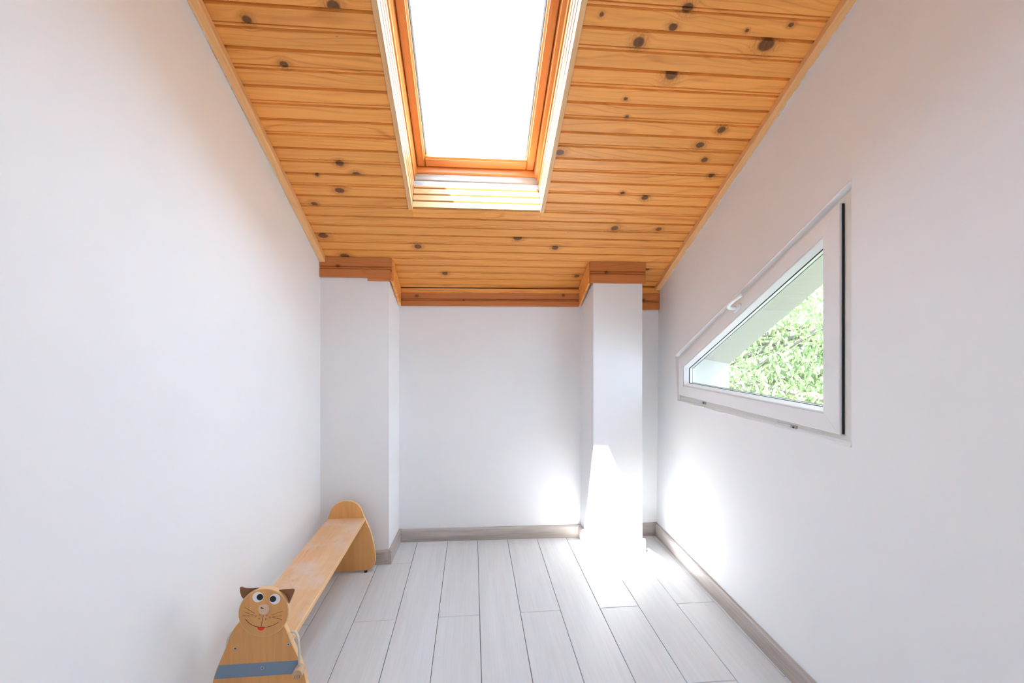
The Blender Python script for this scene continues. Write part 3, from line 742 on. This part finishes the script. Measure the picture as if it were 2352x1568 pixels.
# cat head: a disc fixed to the front of the panel, tilted a little
HYF = YC - .020                                     # front face of the head
def pc(px, py, y=None): return hit(px, py, (0, HYF if y is None else y, 0), (0, 1, 0))
hc = pc(605.3, 1407); HR = 55.6 / F * (hc.y * CY + hc.x * SY)
n = 56; circ = [(math.cos(2 * math.pi * k / n), math.sin(2 * math.pi * k / n)) for k in range(n)]
lay = [(HR - .0025, HYF), (HR - .0006, HYF + .001), (HR, HYF + .0035), (HR, HYF + .0165), (HR - .003, YC - .0003)]
head = outline_slab('cat_head', [[(hc.x + c * r, y, hc.z + s * r) for c, s in circ] for r, y in lay], [M_BEECH, M_EDGE], bench, label='round cat face')
for p in head.data.polygons:
    if abs(p.normal.y) < .9: p.material_index = 1
C1 = lambda x, y: (460 + x * 300 / 1755, 1300 + y * 300 / 1755)
def pf(x, y, d=0.0): return pc(*C1(x, y), y=HYF - d)
def disc(name, c, r, d0, d1, mat, parent, n=32, dome=0.0):
    if dome:
        bm = bmesh.new(); bmesh.ops.create_uvsphere(bm, u_segments=24, v_segments=12, radius=1)
        bmesh.ops.scale(bm, vec=(r, dome, r), verts=bm.verts); bmesh.ops.translate(bm, vec=c, verts=bm.verts)
        return bmobj(name, bm, mat, parent)
    return outline_slab(name, [[(c.x + math.cos(2 * math.pi * k / n) * r, y, c.z + math.sin(2 * math.pi * k / n) * r) for k in range(n)] for y in (c.y - d1, c.y - d0)], mat, parent, smooth=False)
def strokeY(name, pts, wd, d, mat, parent, y):
    """flat stroke on a y-plane"""
    v, f = [], []; pts = [Vector(p) for p in pts]
    for i, p in enumerate(pts):
        t = (pts[min(i + 1, len(pts) - 1)] - pts[max(i - 1, 0)]).normalized(); q = Vector((-t.z, 0, t.x)) * wd / 2
        for yy in (y, y - d): v += [Vector((p.x, yy, p.z)) + q, Vector((p.x, yy, p.z)) - q]
    for i in range(len(pts) - 1):
        a, b = i * 4, i * 4 + 4
        f += [(a, b, b + 1, a + 1), (a + 2, a + 3, b + 3, b + 2), (a, a + 2, b + 2, b), (a + 1, b + 1, b + 3, a + 3)]
    f += [(0, 1, 3, 2), (len(v) - 4, len(v) - 2, len(v) - 1, len(v) - 3)]
    return obj(name, v, f, mat, parent)
PXM = 300 / 1755 / F * 1.47
for (ex, ey, qx, qy) in ((776, 413, 803, 412), (1003, 440, 978, 437)):
    disc('eye', pf(ex, ey), 66 * PXM, -.0004, .0008, M_EYE, head)
    disc('pupil', pf(qx, qy), 39 * PXM, .0008, .0014, M_BLACK, head)
disc('nose', pf(858, 572), 70 * PXM, 0, 0, M_NOSE, head, dome=.009)
strokeY('nose_mark', [pf(835, 530), pf(850, 540), pf(870, 540)], .0008, .0115, M_ENGR, head, HYF)
for a, b in (((600, 552), (730, 633)), ((600, 617), (716, 654)), ((568, 663), (714, 667)), ((958, 657), (1106, 603)), ((975, 677), (1094, 664)), ((960, 684), (1100, 713))):
    strokeY('whisker', [pf(*a), pf(*b)], .0009, .0003, M_ENGR, head, HYF)
strokeY('muzzle_line', [pf(850, 634), pf(818, 815)], .0013, .0004, M_ENGR, head, HYF)
arc = smoothpts([pf(608, 710), pf(650, 757), pf(705, 792), pf(770, 812), (pf(840, 818)), pf(915, 812), pf(990, 787), pf(1053, 750)], 4)
strokeY('mouth', arc, .0013, .0005, M_ENGR, head, HYF)
tp = [pf(766, 812), pf(868, 815)]; tc = (tp[0] + tp[1]) / 2; tr = (tp[1] - tp[0]).length / 2
tv = [(tc.x + math.cos(q) * tr, tc.z + math.sin(q) * tr * .98) for q in [math.pi + math.pi * k / 16 for k in range(17)]]
outline_slab('tongue', [[(x, y, z) for x, z in tv] for y in (HYF - .0003, HYF + .0003)], M_RED, head, smooth=False)
for fx, fy in ((744, 670), (799, 656), (790, 700), (890, 662), (883, 708), (936, 687)):
    c = pf(fx, fy); strokeY('freckle', [(c.x + math.cos(q) * 9 * PXM, 0, c.z + math.sin(q) * 9 * PXM) for q in [2 * math.pi * k / 12 for k in range(13)]], .0006, .0003, M_ENGR, head, HYF)
# ears: thin curled leather
def ear(pts, curl, tipbend):
    """fan surface from outline points (crop coordinates), rooted in the head slot"""
    base = [pf(x, y, -.010) for x, y in pts]
    c = sum(base, Vector()) / len(base); v = []; n = len(base)
    for rr in (1.0, .6, .2):
        for i, p in enumerate(base):
            q = c.lerp(p, rr)
            b = curl[i] * rr
            v.append(Vector((q.x, q.y - b, q.z)))
    f = [(k * n + i, k * n + (i + 1) % n, (k + 1) * n + (i + 1) % n, (k + 1) * n + i) for k in range(2) for i in range(n)] + [tuple(range(2 * n, 3 * n))]
    m = len(v); v2 = [p + Vector((0, .0022, 0)) for p in v]
    f2 = [tuple(m + i for i in q[::-1]) for q in f] + [(i, m + i, m + (i + 1) % n, (i + 1) % n) for i in range(n)]
    obj('ear', v + v2, f + f2, M_LEATHER, head, smooth=True)
ear([(590, 450), (560, 400), (553, 330), (560, 265), (580, 236), (605, 238), (640, 262), (700, 280), (805, 290), (760, 330), (690, 370), (630, 415)], [0, .003, .008, .013, .018, .018, .014, .008, 0, -.002, -.003, -.001], 0)
ear([(1047, 322), (1130, 306), (1210, 292), (1270, 281), (1286, 288), (1280, 320), (1245, 400), (1210, 470), (1186, 517), (1165, 465), (1130, 400), (1095, 360)], [0, .002, .006, .010, .011, .011, .008, .003, 0, -.003, -.005, -.004], 0)
# belt, screws
zb0 = [hit(*C1(*q), (0, YC, 0), (0, 1, 0)) for q in ((250, 1520), (1210, 1440), (1300, 1255), (305, 1335))]
zl = (zb0[0].z + zb0[1].z) / 2; zh = (zb0[2].z + zb0[3].z) / 2
def halfw(z):
    xs_ = [(x, zz) for x, zz in OUT if x >= 0]
    for (xa, za), (xb, zb) in zip(xs_, xs_[1:]):
        if (za - z) * (zb - z) <= 0 and za != zb: return xa + (xb - xa) * (z - za) / (zb - za)
    return .15
bl = []
for i in range(7):
    z = zl + (zh - zl) * i / 6; bl.append((halfw(z) - .004, z))
cx = -0.687
poly = [(cx - x, z) for x, z in bl] + [(cx + x, z) for x, z in bl[::-1]]
outline_slab('belt', [[(x, y, z) for x, z in poly] for y in (YC - .0003, YC + .0003)], M_BLUE, catp, smooth=False, label='painted blue belt')
for q in ((470, 1102), (1185, 1046), (833, 1366)):
    c = hit(*C1(*q), (0, YC, 0), (0, 1, 0)); s = disc('screw', c, .0052, 0, .0009, M_SCREW, catp, 20); disc('screw_socket', c, .0022, .0009, .0012, M_BLACK, catp, 8)
# rope arms with wooden hands
def pyy(x, y, yy): return hit(*C1(x, y), (0, yy, 0), (0, 1, 0))
r1 = smoothpts([pyy(1225, 880, YC + .012), pyy(1275, 885, YC + .006), pyy(1312, 950, YC - .004), pyy(1325, 1080, YC - .012), pyy(1330, 1200, YC - .017), pyy(1330, 1345, YC - .021)], 6)
def rope(pts, name='rope_arm'):
    bm = bmesh.new(); seg = 12
    dense = []
    for a, b in zip(pts, pts[1:]):
        for k in range(3): dense.append(a.lerp(b, k / 3))
    tube_bm(bm, dense, [.0040 + .00025 * math.sin(i * 2.1) for i in range(len(dense))], seg)
    return bmobj(name, bm, M_ROPE, bench)
ra = rope(r1)
def hand(c, parent):
    bm = bmesh.new(); r = .0155
    tube_bm(bm, [c + Vector((0, -.016, 0)), c + Vector((0, -.0145, 0)), c + Vector((0, .014, 0)), c + Vector((0, .016, 0))], [r - .0012, r, r, r - .0015], 28, 0)
    for dx in (-.0068, 0, .0068):
        z0, z1 = c.z - .0125 + abs(dx) * .25, c.z - .0005
        b = [bm.verts.new((c.x + dx + ax * .0005, c.y - .0165 + ay, zz)) for ax in (-1, 1) for ay in (0, .0009) for zz in (z0, z1)]
        for q in [(0, 1, 3, 2), (4, 6, 7, 5), (0, 4, 5, 1), (2, 3, 7, 6), (0, 2, 6, 4), (1, 5, 7, 3)]:
            fc = bm.faces.new([b[i] for i in q]); fc.material_index = 1
    bmobj('hand', bm, [M_HAND, M_ENGR], parent)
hcn = pyy(1300, 1462, YC - .040)
hand(Vector((hcn.x, YC - .0185, hcn.z)) if False else hcn + Vector((0, .016, 0)), ra)
l1 = smoothpts([pyy(478, 872, YC + .012), pyy(430, 888, YC + .012), pyy(388, 945, YC + .012), pyy(368, 1010, YC + .014), pyy(362, 1080, YC + .020), pyy(385, 1180, YC + .034), pyy(430, 1260, YC + .042)], 6)
rb = rope(l1)
hand(l1[-1] + Vector((0.004, .006, -.014)), rb)

# ------------------------------------------------------------------ outside
tag(obj('ground', *box_vf(-14, 24, -14, 30, -5.4, -5.0), plain('lawn_green', (0.10, 0.12, 0.06), 0.95, bscale=3), None), 'green ground far below the window', 'ground', kind='structure')
k = NT('leaf_green'); rn = k.n('ShaderNodeObjectInfo').outputs['Random']; co = k.n('ShaderNodeTexCoord').outputs['Object']
nz = k.noise(co, 2.7, 3, .7)
c = k.ramp(nz, [(.30, (0.20, 0.27, 0.13)), (.52, (0.34, 0.42, 0.21)), (.66, (0.48, 0.53, 0.28)), (.74, (0.62, 0.47, 0.28))])
k.set(c, .45, 0, .4)
tr_ = k.n('ShaderNodeBsdfTranslucent'); k.l(c, tr_.inputs[0]); ms = k.n('ShaderNodeMixShader'); ms.inputs[0].default_value = .45
k.l(k.b.outputs[0], ms.inputs[1]); k.l(tr_.outputs[0], ms.inputs[2]); k.l(ms.outputs[0], k.out.inputs[0]); M_LEAF = k.m
M_BARK = plain('grey_bark', (0.22, 0.19, 0.16), 0.9, bump=.6, bscale=40)
tree = empty('leafy_tree', (3.4, 6.4, -5.0), label='leafy green tree outside the triangular window', cat='tree')
T0 = Vector((3.4, 6.4, -5.0))
bm = bmesh.new()
tube_bm(bm, smoothpts([T0, T0 + Vector((.1, 0, 2)), T0 + Vector((-.1, .1, 4)), T0 + Vector((.05, 0, 6)), T0 + Vector((0, .1, 8))], 4), [.22 - .010 * i for i in range(17)], 12)
bmobj('trunk', bm, M_BARK, tree)
tips = []
for i in range(48):
    q = R.uniform(-2.2, .9); z0 = R.uniform(4.4, 7.8); s = T0 + Vector((0, .05, z0)); L = R.uniform(1.6, 3.1)
    d = Vector((math.cos(q), math.sin(q), R.uniform(-.1, .55)))
    pts = [s, s + d * L * .4 + Vector((0, 0, .08)), s + d * L * .75 + Vector((R.uniform(-.15, .15), R.uniform(-.15, .15), .05)), s + d * L]
    bm = bmesh.new(); pp = smoothpts(pts, 4); tube_bm(bm, pp, [.042 - .0028 * j for j in range(len(pp))], 7); bmobj('branch', bm, M_BARK, tree)
    tips += pp[4:]
def leaf_verts(L=.095, W=.026):
    return [(0, 0, 0), (L * .3, W * .45, .004), (L * .65, W * .42, -.002), (L, 0, -.016), (L * .65, -W * .42, -.002), (L * .3, -W * .45, .004), (L * .3, 0, -.003), (L * .65, 0, -.009)], \
           [(0, 6, 1), (0, 5, 6), (6, 7, 2, 1), (5, 4, 7, 6), (7, 3, 2), (4, 3, 7)]
lv_, lf_ = leaf_verts()
lm = bpy.data.meshes.new('leaf'); lm.from_pydata(lv_, [], lf_); lm.materials.append(M_LEAF)
spots = []
for i in range(30000):
    b = R.choice(tips); p = b + Vector((R.gauss(0, .36), R.gauss(0, .36), R.gauss(-.05, .36)))
    if p.x < 2.0: continue
    rot = Matrix.Rotation(R.uniform(0, 2 * math.pi), 4, 'Z') @ Matrix.Rotation(R.uniform(.1, 1.25), 4, 'Y') @ Matrix.Rotation(R.gauss(0, .8), 4, 'X')
    spots.append((p.length, Matrix.Translation(p) @ rot @ Matrix.Scale(R.uniform(.75, 1.35), 4)))
def inview(m):
    p = m.translation; d = p - Vector((0, 0, H)); z = d.x * SY + d.y * CY
    if z < .5: return False
    px = CX + F * (d.x * CY - d.y * SY) / z; py = HY - F * d.z / z
    return 1670 < px < 1890 and 640 < py < 940
spots.sort(key=lambda s: (not inview(s[1]), s[0]))
for _, m in spots[:300]:
    o = bpy.data.objects.new('leaf', lm); COL.objects.link(o); setpar(o, tree); o.matrix_basis = m
V, Fc = [], []
for _, m in spots[300:]:
    b = len(V); V += [tuple(m @ Vector(q)) for q in lv_]; Fc += [tuple(b + i for i in q) for q in lf_]
me = bpy.data.meshes.new('foliage'); me.from_pydata(V, [], Fc); me.materials.append(M_LEAF)
o = bpy.data.objects.new('foliage', me); COL.objects.link(o); setpar(o, tree); o['kind'] = 'stuff'
